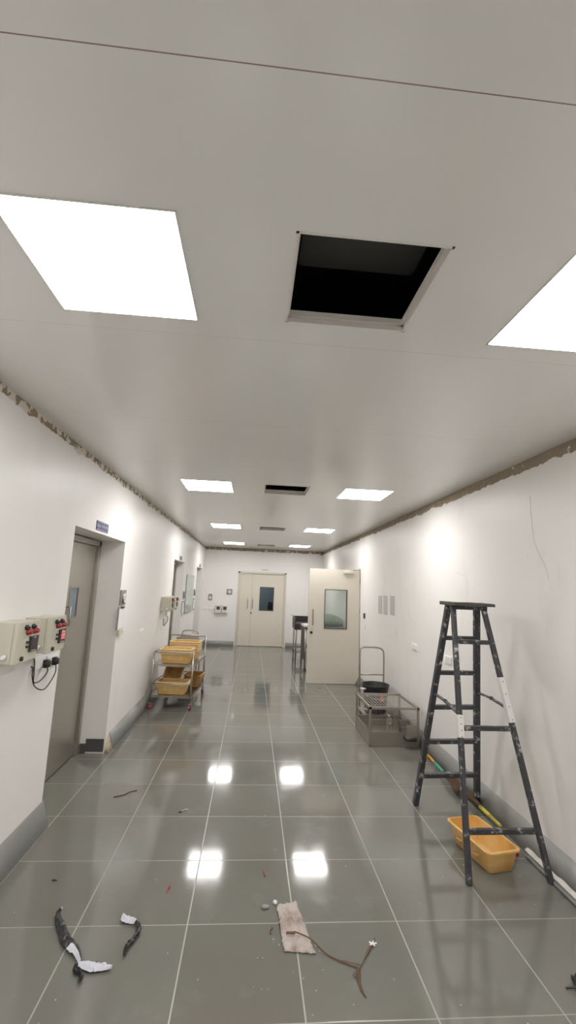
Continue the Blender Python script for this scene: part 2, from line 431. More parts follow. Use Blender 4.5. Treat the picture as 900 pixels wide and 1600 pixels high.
for x in (.886, 2.755): dup(L0, (x, -2.1, H), 0, 'square LED ceiling panel behind the viewpoint', 'square LED ceiling panels')

# ---------------------------------------------------------------- doors
# steel door in the first recess
def steel_door(name, y0, y1, top, label, window=True, x=-.36):
    d = thing(name, label, 'door', (x, y0, 0)); d['kind'] = 'structure'
    w = y1-y0; b = MB()
    for a, c in (((-.06, 0, 0), (.03, .06, top)), ((-.06, w-.06, 0), (.03, w, top)), ((-.06, 0, top-.06), (.03, w, top))): b.box(a, c, bev=.004)
    build('door_frame', b, msteel_d, d)
    f0, f1 = .065, w-.065; b = MB()
    wy0, wy1, wz0, wz1 = .775, .985, 1.485, 1.79
    if window:
        b.box((-.05, f0, .012), (-.005, wy0, top-.065)); b.box((-.05, wy1, .012), (-.005, f1, top-.065)); b.box((-.05, wy0, .012), (-.005, wy1, wz0)); b.box((-.05, wy0, wz1), (-.005, wy1, top-.065))
    else: b.box((-.05, f0, .012), (-.005, f1, top-.065))
    lf = build('door_leaf', b, msteel_door, d)
    if window:
        b = MB(); b.box((-.035, wy0, wz0), (-.012, wy1, wz1)); build('window_pane', b, mat('blue_grey_pane', (.17, .21, .25), .15), lf)
        b = MB()
        for a, c in (((-.008, wy0-.012, wz0-.012), (.0, wy0+.006, wz1+.012)), ((-.008, wy1-.006, wz0-.012), (.0, wy1+.012, wz1+.012)), ((-.008, wy0, wz0-.012), (.0, wy1, wz0+.006)), ((-.008, wy0, wz1-.006), (.0, wy1, wz1+.012))): b.box(a, c)
        build('window_frame', b, msteel_d, lf)
        b = MB(); b.tube([(-.005, .74, 1.60), (.03, .74, 1.60), (.03, .74, 1.42), (-.005, .74, 1.42)], .009, 8); build('handle', b, msteel, lf)
    return d
steel_door('door_1', D1[0]+.04, D1[1]-.005, D1[2]-.012, 'brushed steel door with small pane in the nearest recess, left wall')
steel_door('door_2', D2[0]+.005, D2[1]-.005, D2[2]-.012, 'steel door in the middle recess behind the trolley, left wall', False, -.262)
steel_door('door_3', D3[0]+.005, D3[1]-.005, D3[2]-.012, 'steel door in the recess closest to the end wall, left wall', False)

# double door in the end wall
d = thing('door_4', 'closed beige double door with dark window in end wall', 'door', (FD[0], YF, 0)); d['kind'] = 'structure'
W = FD[1]-FD[0]; b = MB()
for a, c in (((0, -.012, 0), (.065, .1, 2.285)), ((W-.065, -.012, 0), (W, .1, 2.285)), ((0, -.012, 2.225), (W, .1, 2.285))): b.box(a, c, bev=.006)
build('door_frame', b, mdframe, d)
seam = .455
b = MB(); b.box((.068, .03, .012), (seam-.003, .075, 2.22), bev=.004); l1 = build('door_leaf', b, mdoor, d)
wx0, wx1, wz0, wz1 = .705, 1.148, 1.09, 1.82
b = MB(); e = W-.068
b.box((seam+.003, .03, .012), (wx0, .075, 2.22)); b.box((wx1, .03, .012), (e, .075, 2.22)); b.box((wx0, .03, .012), (wx1, .075, wz0)); b.box((wx0, .03, wz1), (wx1, .075, 2.22))
l2 = build('door_leaf', b, mdoor, d)
b = MB(); b.box((wx0, .05, wz0), (wx1, .056, wz1)); build('window_pane', b, mtintglass, l2)
b = MB(); q = .022
for a, c in (((wx0-.004, .022, wz0-.004), (wx0+q, .05, wz1+.004)), ((wx1-q, .022, wz0-.004), (wx1+.004, .05, wz1+.004)), ((wx0, .022, wz0-.004), (wx1, .05, wz0+q)), ((wx0, .022, wz1-q), (wx1, .05, wz1+.004))): b.box(a, c)
build('window_frame', b, mat('dark_grey_gasket', (.07, .075, .075), .5), l2)
for lf, x in ((l1, .335), (l2, .487)):
    b = MB(); b.tube(bez([(x, .03, 1.15), (x, -.02, 1.16), (x, -.02, 1.29), (x, -.02, 1.42), (x, .03, 1.43)], 3), .011, 8); build('handle', b, msteel_d, lf)
b = MB(); b.cyl((.457, .028, 1.005), (.457, .008, 1.005), .022, 16); build('lock', b, mblk, l2)
b = MB(); b.box((.73, -.006, 2.335), (.935, 0.0, 2.375)); o = build('door_sign', b, mat('pale_door_sign', (.60, .58, .55), .5)); o.location = (FD[0], YF, 0); tag(o, 'small pale blank sign plate above the double door', 'sign')
# dim room behind the double door's window
b = MB(); y0, y1 = YF+.12, YF+2.2
b.box((.6, y1, 0), (3.0, y1+.05, 2.6)); b.box((.55, y0, 0), (.6, y1, 2.6)); b.box((3.0, y0, 0), (3.05, y1, 2.6)); b.box((.55, y0, 2.6), (3.05, y1, 2.65))
struct(build('wall_store', b, mroomw), 'dim blue-grey wall of room behind the end door', 'wall')
b = MB(); b.box((2.0, YF+.5, 0), (2.6, YF+.95, 1.26), bev=.02); b.prism([(0, 0, 0), (.28, 0, -.08), (.28, .3, -.08), (0, .3, 0)], (2.02, YF+.55, 1.27), (2.02, YF+.55, 1.36))
tag(build('machine', b, mblk), 'black machine silhouette behind the double door window', 'machine')
ld = bpy.data.lights.new('store_fill', 'POINT'); ld.energy = 62; ld.color = (.95, .98, 1); ld.shadow_soft_size = .15  # added fill light without a fixture, keeps the room behind the pane from going black
lo = bpy.data.objects.new('store_fill', ld); lo.location = (1.0, YF+1.2, 2.35); C.objects.link(lo)

# open door on the right
d = thing('door_5', 'beige door with glass window standing open across the corridor, right', 'door', (3.69, 9.0, 0)); d['kind'] = 'structure'
b = MB(); w0, w1, t = -1.062, -.012, .045
gx0, gx1, gz0, gz1 = -.735, -.268, 1.068, 1.852; zt = 2.268
b.box((w0, 0, .01), (gx0, t, zt)); b.box((gx1, 0, .01), (w1, t, zt)); b.box((gx0, 0, .01), (gx1, t, gz0)); b.box((gx0, 0, gz1), (gx1, t, zt))
lf = build('door_leaf', b, mdoor, d)
b = MB(); b.box((gx0, .019, gz0), (gx1, .025, gz1)); build('window_pane', b, mclearglass, lf)
b = MB(); q = .012
for yy in ((-.004, .014), (.030, .049)):
    for a, c in (((gx0-.004, gz0-.004), (gx0+q, gz1+.004)), ((gx1-q, gz0-.004), (gx1+.004, gz1+.004)), ((gx0, gz0-.004), (gx1, gz0+q)), ((gx0, gz1-q), (gx1, gz1+.004))): b.box((a[0], yy[0], a[1]), (c[0], yy[1], c[1]))
build('window_frame', b, mat('dark_steel_bead', (.12, .12, .115), .4, .6), lf)
b = MB(); x = -.972; b.tube(bez([(x, 0, 1.435), (x, -.045, 1.43), (x, -.05, 1.29), (x, -.045, 1.15), (x, 0, 1.145)], 4), .011, 8); build('handle', b, mat('dull_bronze_handle', (.34, .29, .24), .35, .8), lf)
b = MB(); b.cyl((-.995, .002, .985), (-.995, -.014, .985), .024, 16); b.box((-1.02, -.004, .965), (-.965, .001, 1.005)); build('lock', b, mblk, lf)
b = MB(); b.box((-.36, -.05, 2.185), (-.15, 0, 2.235), bev=.006); cl = build('door_closer', b, mat('cream_closer', (.62, .59, .53), .4), lf)
b = MB(); b.tube([(-.20, -.03, 2.235), (-.20, -.03, 2.258), (-.04, -.045, 2.262), (.0, .02, 2.285)], .008, 8); build('closer_arm', b, msteel_d, cl)
b = MB()
for z in (.25, 1.40, 2.0): b.cyl((-.004, .012, z), (-.004, .012, z+.12), .011, 10)
build('hinge', b, msteel_d, d)
b = MB()
for a, c in (((-.01, .03, 0), (.1, .075, 2.3)), ((-.01, 1.065, 0), (.1, 1.115, 2.3)), ((-.01, .03, 2.25), (.1, 1.115, 2.3))): b.box(a, c, bev=.005)
build('door_frame', b, mdframe, d)

# ---------------------------------------------------------------- signs
def font(name, body, size, mtl, parent, mtx, ext=.0008):
    cu = bpy.data.curves.new(name, 'FONT'); cu.body = body; cu.size = size; cu.align_x = 'CENTER'; cu.align_y = 'CENTER'; cu.extrude = ext; cu.resolution_u = 3
    cu.materials.append(mtl); t_ = bpy.data.objects.new(name, cu); C.objects.link(t_); bpy.context.view_layer.update()
    me = bpy.data.meshes.new_from_object(t_.evaluated_get(bpy.context.evaluated_depsgraph_get())); bpy.data.objects.remove(t_)
    if not me.materials: me.materials.append(mtl)
    o = bpy.data.objects.new(name, me); C.objects.link(o); o.parent = parent; o.matrix_local = mtx; return o
RX = M(((0, 0, 1, 0), (1, 0, 0, 0), (0, 1, 0, 0), (0, 0, 0, 1)))          # text on the left wall, read from +X
msignw = mat('sign_white', (.62, .62, .75), .5)
def sign(y, z, w, h, label, name, txt, m1):
    s = thing(name, label, 'sign', (XL, y, z))
    b = MB(); b.box((.0, -w/2, -h/2), (.006, w/2, h/2), bev=.0015); build('plate', b, m1, s)
    b = MB(); b.box((.006, -w/2, -h*.44), (.0068, w/2, -h*.36)); b.box((.006, -w/2, h*.36), (.0068, w/2, h*.44)); build('border_line', b, mat('sign_border', (.26, .26, .36), .5), s)
    if txt:
        m = RX.copy(); m.translation = (.0072, 0, 0); o = font('lettering', txt, h*.50, msignw, s, m)
    return s
sign(4.47, 2.402, .335, .092, 'blue sign with white capitals above the nearest steel door', 'door_sign', 'CAGE WASHING', mblue)
mgs = mat('grey_green_sign', (.16, .17, .16), .5)
sign(9.36, 2.375, .30, .085, 'small dark sign above the middle door recess', 'door_sign', None, mgs)
sign(12.78, 2.365, .28, .085, 'small dark sign above the recess closest to the end wall', 'door_sign', None, mgs)

# ---------------------------------------------------------------- control boxes on the left wall
def control_box(lit, label, group, loc, rz=0., sc=1.):
    t = thing('control_box', label, 'control box', loc, rz, group)
    # local: x = out of the wall, y = along the wall, z up; origin at wall, near bottom corner
    D, Wd, Ht = .14, .262, .234
    b = MB(); b.box((0, 0, 0), (D, Wd, Ht), bev=.004); build('cabinet', b, mbox, t)
    b = MB(); b.box((D+.002, -.004, -.004), (D+.026, Wd+.004, Ht+.004), bev=.006); dr = build('door', b, mbox, t)
    X = D+.026
    for y in (.118, .200):
        b = MB(); m = M.Translation((X, y, .176)) @ M.Rotation(PI/2, 4, 'Y')
        b.lathe([(.021, 0), (.021, .008), (.017, .012), (.016, .024), (.010, .030)], 16, m); build('indicator_lamp', b, mred, t)
        b = MB(); m = M.Translation((X, y-.028, .204)) @ M.Rotation(PI/2, 4, 'Y')
        b.lathe([(.015, 0), (.015, .012), (.008, .016), (.006, .026)], 12, m); build('push_button', b, mblk, t)
    b = MB(); b.box((X, .152, .048), (X+.010, .252, .144), bev=.003); bz = build('display', b, mbezel, t)
    b = MB()
    if lit:
        for y0 in (.186, .218):
            for a, c in (((0, 0), (.005, .056)), ((.017, 0), (.022, .056)), ((0, 0), (.022, .006)), ((0, .025), (.022, .031)), ((0, .050), (.022, .056))):
                b.box((X+.0101, y0+a[0], .074+a[1]), (X+.0108, y0+c[0], .074+c[1]))
        build('digits', b, mledred, bz)
    else:
        b.box((X+.0101, .165, .070), (X+.0106, .243, .130)); build('screen', b, mledoff, bz)
    b = MB(); b.box((X+.0101, .19, .132), (X+.0106, .215, .137)); build('display_print', b, mwhite, bz)
    b = MB(); b.box((X+.0101, .172, .055), (X+.0106, .232, .058)); build('display_print', b, mwhite, bz)
    b = MB()
    for z in (.085, .112): b.cyl((X, .122, z), (X+.012, .122, z), .008, 10)
    build('toggle', b, mblk, t)
    b = MB(); b.cyl((X, .075, .022), (X+.010, .075, .022), .014, 14); b.box((X+.01, .068, .019), (X+.014, .082, .025)); build('lock', b, mblk, t)
    b = MB(); b.cyl((.112, -.002, .042), (.112, -.028, .042), .012, 12); build('cable_gland', b, mwhite, t)
    return t
g = 'control boxes on the corridor walls'
control_box(False, 'beige control box with unlit display, cut by the left edge', g, (XL, 2.77, 1.378))
control_box(True, 'beige control box with glowing red display beside the nearest steel door', g, (XL, 3.185, 1.378))
control_box(False, 'nearer of two beige control boxes above the tub trolley', g, (XL, 7.69, 1.386))
control_box(False, 'further of two beige control boxes above the tub trolley', g, (XL, 8.13, 1.386))
# same kind, smaller, on the end wall: red faces
def far_box(x, label):
    t = thing('control_box', label, 'control box', (x, YF, .985), 0, g)
    b = MB(); b.box((0, -.10, 0), (.18, 0, .235), bev=.01); build('cabinet', b, mat('white_box', (.70, .69, .68), .4), t)
    b = MB(); b.box((.045, -.108, .095), (.14, -.10, .19)); bz = build('display', b, mbezel, t)
    b = MB(); b.box((.058, -.1088, .11), (.127, -.108, .175)); build('digits', b, mat('dull_red_display', (.16, .012, .025), .35), bz)
    b = MB(); b.cyl((.09, -.10, .04), (.09, -.108, .04), .012, 10); build('lock', b, mgrey, t)
far_box(.36, 'left of two white boxes with red displays, end wall'); far_box(.565, 'right of two white boxes with red displays, end wall')
def outlet(loc, n, wide, label, rz=0., grp='white wall outlets'):
    """plate on a wall; local x out of wall, y along, z up"""
    t = thing('wall_outlet', label, 'outlet', loc, rz, grp)
    b = MB(); b.box((0, -wide/2, -.045), (.010, wide/2, .045), bev=.004); build('plate', b, mwhite, t)
    for i in range(n):
        yc = -wide/2+wide*(i+.5)/n; s = .4*wide/n
        b = MB(); b.box((.010, yc-s, -.032), (.016, yc+s, .032), bev=.003); build('switch', b, mwhite, t)
    return t
outlet((XL, 3.46, 1.268), 1, .19, 'white socket holding the left black plug, under control box')
outlet((XL, 3.68, 1.250), 1, .19, 'white socket holding the right black plug, next to steel door')
outlet((XL, 6.47, 1.163), 2, .26, 'white switch plate on left wall before the trolley')
outlet((XL, 7.86, 1.295), 1, .14, 'small white socket under the boxes above the trolley')
outlet((XL, 8.10, 1.30), 1, .14, 'small white socket with dark plug above the trolley')
outlet((XL, 7.93, 1.10), 1, .12, 'lower white plate beneath the far control boxes')
outlet((XR, 5.94, 1.15), 3, .19, 'white switch plate between open door and ladder', PI)
outlet((XR, 4.92, 1.148), 3, .19, 'white switch plate seen through the ladder', PI)
outlet((XR, 8.62, 1.16), 3, .16, 'white switch plate beside the open door hinges', PI)
outlet((.04, YF, 1.12), 1, .15, 'leftmost white socket plate on end wall', -PI/2)
outlet((.25, YF, 1.10), 2, .19, 'white socket plate touching the left end-wall box', -PI/2)
def plug(y, z, path, label):
    t = thing('power_plug', label, 'plug', (XL+.016, y, z), 0, 'black plugs with cables')
    b = MB(); b.loft([[(0, -.022, -.028), (0, .022, -.028), (0, .022, .026), (0, -.022, .026)], [(.022, -.022, -.03), (.022, .022, -.03), (.022, .022, .028), (.022, -.022, .028)], [(.042, -.013, -.024), (.042, .013, -.024), (.042, .013, .016), (.042, -.013, .016)]]); build('body', b, mblk, t)
    b = MB(); b.tube(bez([V(p)-V((XL+.016, y, z)) for p in path], 8), .0042, 6); build('cable', b, mcable, t)
plug(3.52, 1.255, [(XL+.04, 3.52, 1.235), (XL+.045, 3.515, 1.19), (XL+.03, 3.45, 1.145), (XL+.02, 3.38, 1.15), (XL+.03, 3.345, 1.22), (XL+.10, 3.17, 1.33), (XL+.115, 3.125, 1.39), (XL+.112, 3.158, 1.42)], 'left black plug in the sockets under the control boxes')
plug(3.665, 1.25, [(XL+.04, 3.665, 1.23), (XL+.045, 3.66, 1.16), (XL+.035, 3.57, 1.08), (XL+.03, 3.49, 1.075), (XL+.02, 3.40, 1.12), (XL+.012, 3.365, 1.19), (XL+.012, 3.36, 1.25), (XL+.004, 3.345, 1.262)], 'right black plug in the sockets under the control boxes')
b = MB(); b.tube(bez([(XL+.02, 8.10, 1.29), (XL+.06, 8.11, 1.25), (XL+.05, 8.12, 1.18), (XL+.02, 8.05, 1.12), (XL+.02, 7.95, 1.14), (XL+.03, 7.88, 1.25)], 6), .006, 6)
tag(build('power_cable', b, mcable), 'short dark cable hanging under the far control boxes', 'cable')

# ---------------------------------------------------------------- gauges, clipboards, papers
def gauge(loc, rz, w, h, label):
    t = thing('pressure_gauge', label, 'gauge', loc, rz, 'pressure gauges on the walls')
    b = MB(); b.box((0, -w/2, -h/2), (.018, w/2, h/2), bev=.004); build('backplate', b, mgrey, t)
    m = M.Translation((.018, 0, -.005)) @ M.Rotation(PI/2, 4, 'Y'); r = min(w, h)*.33
    b = MB(); b.lathe([(r*1.08, 0), (r*1.08, .016), (r*.95, .018)], 24, m); dl = build('bezel', b, msteel, t)
    b = MB(); b.lathe([(r*.94, .0182), (r*.94, .019)], 24, m); build('dial', b, mdial, dl)
    b = MB(); b.bar((.0375, -r*.5, -.03), (.0375, r*.4, .03), .004, .001); build('needle', b, mblk, dl)
gauge((XL, 5.40, 1.68), 0, .20, .175, 'square framed gauge beside the nearest steel door')
gauge((XL, 10.10, 1.60), 0, .17, .16, 'dark framed gauge left of the glass board')
gauge((XL, 11.95, 1.62), 0, .17, .16, 'dark framed gauge right of the glass board')
gauge((.765, YF, 1.635), -PI/2, .17, .165, 'square grey gauge beside the double door')
def clipboard(y, z, h, w, label):
    t = thing('clipboard', label, 'clipboard', (XL, y, z), 0, 'clipboards on the left wall')
    b = MB(); b.box((0, -w/2, -h/2), (.012, w/2, h/2), bev=.003); build('board', b, mgrey, t)
    b = MB(); b.box((.012, -w*.42, -h*.47), (.015, w*.46, h*.42)); build('paper', b, mpaper, t)
    b = MB(); b.box((.012, -.045, h*.42), (.026, .045, h*.50), bev=.004); build('clip', b, mblk, t)
    b = MB(); b.box((0, -w*.40, -h*.72), (.035, w*.25, -h*.50), bev=.004); build('holder', b, mcream, t)
clipboard(5.40, 1.445, .26, .25, 'clipboard with white paper below the gauge by the nearest door')
clipboard(10.06, 1.33, .26, .20, 'clipboard left of the pale glass board')
clipboard(11.93, 1.34, .26, .20, 'clipboard right of the pale glass board')
t = thing('glass_board', 'pale green glass board on left wall between two door recesses', 'board', (XL, 10.98, 1.61))
b = MB(); b.box((.012, -.60, -.45), (.020, .60, .45), bev=.002); build('pane', b, mglassboard, t)
for y in (-.55, .55):
    for z in (-.41, .41):
        b = MB(); b.cyl((0, y, z), (.026, y, z), .014, 10); build('standoff', b, msteel_d, t)
b = MB(); b.cyl((.02, .30, .0), (.022, .30, .0), .075, 16); build('faint_print', b, mat('faint_grey_print', (.40, .45, .43), .3), t)
t = thing('thermometer', 'small grey wall thermometer above the white sockets, end wall', 'thermometer', (.12, YF, 1.36))
b = MB(); b.box((0, -.022, 0), (.115, 0, .185), bev=.006); build('case', b, mgrey, t)
b = MB(); b.box((.03, -.025, .03), (.085, -.022, .115)); build('scale', b, mdial, t)
for k, (y, z0, z1, lab) in enumerate(((7.565, 1.48, 1.785, 'printed sheet in sleeve nearest the open door, right wall'), (7.27, 1.485, 1.792, 'middle of three printed sheets on the right wall'), (6.90, 1.50, 1.80, 'printed sheet in sleeve nearest the ladder, right wall'))):
    t = thing('paper_sheet', lab, 'paper', (XR, y, (z0+z1)/2), 0, 'sheets in sleeves on the right wall')
    hh = (z1-z0)/2; w = .115
    b = MB(); b.box((-.003, -w, -hh), (0, w, hh)); build('sleeve', b, mat('clear_sleeve_white', (.62, .61, .60), .25), t)
    b = MB(); b.box((-.004, -w*.86, -hh*.92), (-.003, w*.86, hh*.92)); build('print', b, mpaper_g, t)
b = MB(); b.box((XR-.012, 8.58, 1.32), (XR, 8.70, 1.42), bev=.003); tag(build('door_release', b, mblk), 'small dark release switch above the plate by the open door', 'switch')

# ---------------------------------------------------------------- step ladder
LD = thing('step_ladder', 'tall black paint-splattered step ladder with white repair plates, right', 'ladder', (0, 0, 0))
RLa, RLb = V((3.028, 4.19, 0)), V((3.165, 3.735, 1.785)); RRa, RRb = V((3.602, 4.19, .012)), V((3.42, 3.735, 1.785))
FLa, FLb = V((2.989, 3.126, 0)), V((3.145, 3.60, 1.785)); FRa, FRb = V((3.560, 3.13, 0)), V((3.405, 3.60, 1.785))
def rail(a, bb, w, h, name='rail'):
    b = MB(); b.bar(a, bb, w, h, (0, 1, 0), .007); return build(name, b, mladder, LD)
rail(RLa, RLb, .044, .05); rail(RRa, RRb, .046, .05); rail(FLa, FLb, .036, .038); rail(FRa, FRb, .036, .038)
at = lambda a, c, t: a+(c-a)*t
for tt in (.842, .671, .4995, .3255, .152):
    b = MB(); p, q = at(RLa, RLb, tt), at(RRa, RRb, tt); b.bar(p, q, .05, .036, (0, 0, 1), .006); build('step', b, mladder, LD)
for tt, ex in ((.843, 0), (.5035, .0), (.158, 0)):
    p, q = at(FLa, FLb, tt), at(FRa, FRb, tt)
    b = MB(); b.bar(p+V((0, .0, 0)), q+V((.0, 0, 0)), .03, .034, (0, 0, 1), .005); build('crossbar', b, mladder, LD)
for (ra, rb, rt), (fa, fb, ft) in (((RLa, RLb, .558), (FLa, FLb, .555)), ((RRa, RRb, .564), (FRa, FRb, .578))):
    p, q = at(ra, rb, rt)+V((0, -.02, .02)), at(fa, fb, ft)+V((0, .02, 0)); m_ = (p+q)/2+V((0, 0, .012))
    b = MB(); b.bar(p, m_, .010, .030, (1, 0, 0)); b.bar(m_, q, .010, .030, (1, 0, 0)); b.cyl(m_-V((.01, 0, 0)), m_+V((.01, 0, 0)), .014, 10); build('spreader', b, mladder, LD)
def repair(a, c, t0, t1, up):
    p, q = at(a, c, t0), at(a, c, t1)
    b = MB(); b.bar(p, q, .043, .046, (0, 1, 0), .003); o = build('repair_plate', b, mplate, LD)
    o['label'] = 'white repair plate'
    b = MB()
    for k in range(4):
        s = at(p, q, .08+.28*k); b.cyl(s+V((0, -.022, 0)), s+V((0, -.026, 0)), .005, 8)
    build('screw', b, mgrey, o)
repair(FLa, FLb, .468, .552, 0); repair(FRa, FRb, .526, .700, 0)
b = MB()
top = [(3.105, 3.495), (3.455, 3.50), (3.49, 3.83), (3.13, 3.83)]
def platform_ring(z, s=0):
    pts = []
    for i in range(4):
        a, c = V((*top[i], 0)), V((*top[(i+1) % 4], 0))
        for k in range(8):
            p = a+(c-a)*k/8
            j = .008*NZ.noise(V((p.x*30, p.y*30, 1))) if i in (0, 3) else 0
            pts.append(V((p.x+j, p.y+j, z+.006*NZ.noise(V((p.x*12, p.y*12, z*40))))))
    return pts
b.loft([platform_ring(1.788), platform_ring(1.814)]); build('platform', b, mladder_top, LD, 30)
b = MB(); b.bar((3.125, 3.60, 1.772), (3.43, 3.60, 1.772), .05, .03, bev=.004); b.bar((3.145, 3.735, 1.772), (3.44, 3.735, 1.772), .05, .03, bev=.004)
build('bracket', b, mladder, LD)

# ---------------------------------------------------------------- plastic tubs
def rr(w, d, r, z, n=5):
    pts = []
    for cx, cy, a0 in ((w/2-r, d/2-r, 0), (-w/2+r, d/2-r, PI/2), (-w/2+r, -d/2+r, PI), (w/2-r, -d/2+r, 3*PI/2)):
        for k in range(n+1):
            a = a0+PI/2*k/n; pts.append(V((cx+r*math.cos(a), cy+r*math.sin(a), z)))
    return pts
def tub(label, mtl, mrim, W=.262, D=.462, Ht=.155, group='yellow plastic tubs'):
    t = thing('plastic_tub', label, 'tub', (0, 0, 0), 0, group)
    w0, d0 = W-.062, D-.075; th = .005
    b = MB()
    b.loft([rr(w0-.02, d0-.02, .02, 0), rr(w0, d0, .028, .008), rr(W-.012, D-.012, .034, Ht-.018), rr(W-.010, D-.010, .034, Ht-.004), rr(W-.020, D-.020, .032, Ht-.004), rr(W-.012-2*th, D-.012-2*th, .031, Ht-.018), rr(w0-2*th, d0-2*th, .025, .014), rr(w0-.03, d0-.03, .018, .007)])
    build('body', b, mtl, t, 50)
    b = MB(); b.loft([rr(W-.008, D-.008, .036, Ht-.013), rr(W+.020, D+.020, .044, Ht-.013), rr(W+.022, D+.022, .044, Ht-.002), rr(W+.016, D+.016, .042, Ht), rr(W-.014, D-.014, .034, Ht), rr(W-.018, D-.018, .033, Ht-.004)], False, False)
    build('rim', b, mrim, t, 50)
    for s in (-.09, .09):
        b = MB(); b.tube([(-W/2+.014, s-.022, Ht*.52), (-W/2-.002, s-.018, Ht*.52), (-W/2-.002, s+.018, Ht*.52), (-W/2+.014, s+.022, Ht*.52)], .004, 6); build('lug', b, mrim, t)
    return t
T0 = tub('amber plastic tub on the floor under the ladder', mtub, mtub)
T0.location = (3.245, 3.432, 0.0005); T0.rotation_euler = (0, 0, math.radians(10.5))
# ---------------------------------------------------------------- tub trolley
CA = math.radians(-4.6)
CT = thing('stainless_trolley', 'two-shelf stainless trolley loaded with yellow tubs, left wall', 'trolley', (.03, 7.03, 0), CA)
cw, cd = .60, .965; r = .0125
posts = [('post', (0, 0), .825), ('post', (cw, 0), .825), ('post', (.0, cd), .975), ('post', (cw, cd), .975)]
for nm, (x, y), h in posts:
    b = MB(); b.tube([(x, y, .095), (x, y, h)], r, 10); build('post', b, msteel, CT)
def rod(name, pts, rad=.009):
    b = MB(); b.tube(pts, rad, 8); return build(name, b, msteel, CT)
rod('guard_rail', [(0, 0, .822), (cw, 0, .822)]); rod('guard_rail', [(0, 0, .822), (0, cd, .825)]); rod('guard_rail', [(0, cd, .825), (cw, cd, .825)]); rod('push_bar', [(0, cd, .972), (cw, cd, .972)], .0115)
rod('guard_rail', [(0, 0, .37), (cw, 0, .37)]); rod('guard_rail', [(0, 0, .37), (0, cd, .37)]); rod('guard_rail', [(0, cd, .37), (cw, cd, .37)])
for z in (.648, .200):
    b = MB(); b.box((-.005, -.005, z-.004), (cw+.005, cd+.005, z)); b.box((-.006, -.006, z-.028), (cw+.006, -.002, z+.004)); b.box((-.006, cd+.002, z-.028), (cw+.006, cd+.006, z+.004)); b.box((-.008, -.006, z-.028), (-.004, cd+.006, z+.004)); b.box((cw+.004, -.006, z-.028), (cw+.008, cd+.006, z+.004))
    build('shelf', b, msteel, CT)
for i, (x, y) in enumerate(((0, 0), (cw, 0), (0, cd), (cw, cd))):
    b = MB(); b.box((x-.022, y-.02, .085), (x+.022, y+.02, .10)); b.box((x-.022, y-.012, .035), (x-.018, y+.03, .09)); b.box((x+.018, y-.012, .035), (x+.022, y+.03, .09)); cs = build('caster', b, msteel_d, CT)
    b = MB(); m = M.Translation((x, y+.015, .046)) @ M.Rotation((-1.05, .55, -.5, .3)[i], 4, 'Z') @ M.Translation((-.015, 0, 0)) @ M.Rotation(PI/2, 4, 'Y'); b.lathe([(.030, 0), (.043, .003), (.046, .010), (.046, .020), (.043, .027), (.030, .03)], 20, m); build('wheel', b, mrubber_r, cs)
    b = MB(); q_ = M.Rotation((-1.05, .55, -.5, .3)[i], 4, 'Z') @ V((.024, 0, 0)); c_ = V((x, y+.015, .046)); b.cyl(c_-q_, c_+q_, .016, 12); build('hub', b, mwhite if i == 1 else msteel_d, cs)
ctm = M.Translation((.03, 7.03, 0)) @ M.Rotation(CA, 4, 'Z')
mtub_r = tub_mat('lit_cream_rim_plastic', (.90, .75, .48), (.86, .68, .38), .1)  # rims coloured paler than the bodies: light catching them is painted in
TP = tub('', mtub_p, mtub_r, .285, .475)
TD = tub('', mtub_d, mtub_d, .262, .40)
def put(proto, lx, ly, z, rot, label, used=[]):
    o = proto if proto not in used else dup(proto, (0, 0, 0))
    if proto not in used: used.append(proto)
    p = ctm @ V((lx, ly, z)); o.location = p; e = M.Rotation(CA, 4, 'Z') @ rot; o.rotation_euler = e.to_euler(); o['label'] = label; o['group'] = 'yellow plastic tubs'
R90 = M.Rotation(PI/2, 4, 'Z')
g1 = ['lowest tub of the front stack on the trolley top shelf', 'middle tub of the front stack on the trolley top shelf', 'top tub of the front stack on the trolley top shelf']
for k in range(3): put(TP, .315, .175, .649+.032*k, R90, g1[k])
g2 = ['lowest tub of the rear stack on the trolley top shelf', 'second lowest tub of the rear stack, trolley top shelf', 'third tub up in the rear stack, trolley top shelf', 'second highest tub of the rear stack, trolley top shelf', 'highest tub of the rear stack, trolley top shelf']
for k in range(5): put(TP, .35, .585, .649+.032*k, R90, g2[k])
put(TP, .285, .175, .201, R90, 'lower tub at the front of the bottom trolley shelf')
put(TP, .285, .175, .229, R90, 'upper nested tub at the front of the bottom trolley shelf')
put(TP, .225, .545, .378, M.Rotation(math.radians(30), 4, 'X'), 'tub tilted forward with its mouth showing, bottom trolley shelf')
put(TD, .492, .74, .201, M.Identity(4), 'lower dark amber tub at the rear of the bottom shelf')
put(TD, .492, .74, .235, M.Identity(4), 'upper dark amber tub at the rear of the bottom shelf')

# ---------------------------------------------------------------- second trolley behind it
T2 = thing('platform_trolley', 'stainless trolley with looped handle standing behind the tub trolley', 'trolley', (.06, 9.05, 0))
b = MB(); b.tube(bez([(.065, .05, .5), (.065, .05, .86), (.10, .05, .925), (.16, .05, .935), (.30, .05, .935), (.35, .05, .92), (.375, .05, .86), (.375, .05, .5)], 5), .012, 8); build('handle', b, msteel, T2)
b = MB(); b.box((.04, .0, .46), (.40, .035, .86), bev=.004); build('back_panel', b, mat('pale_brown_steel', (.42, .385, .335), .5, .3), T2)
b = MB(); b.box((.0, .04, .46), (.40, .62, .49), bev=.004); build('shelf', b, msteel, T2)
for x in (.02, .38):
    for y in (.05, .60):
        b = MB(); b.tube([(x, y, .05), (x, y, .47)], .012, 8); lg = build('leg', b, msteel_d, T2)
        b = MB(); m = M.Translation((x-.012, y, .028)) @ M.Rotation(PI/2, 4, 'Y'); b.lathe([(.02, 0), (.028, .004), (.028, .02), (.02, .024)], 14, m); build('wheel', b, mblk, lg)
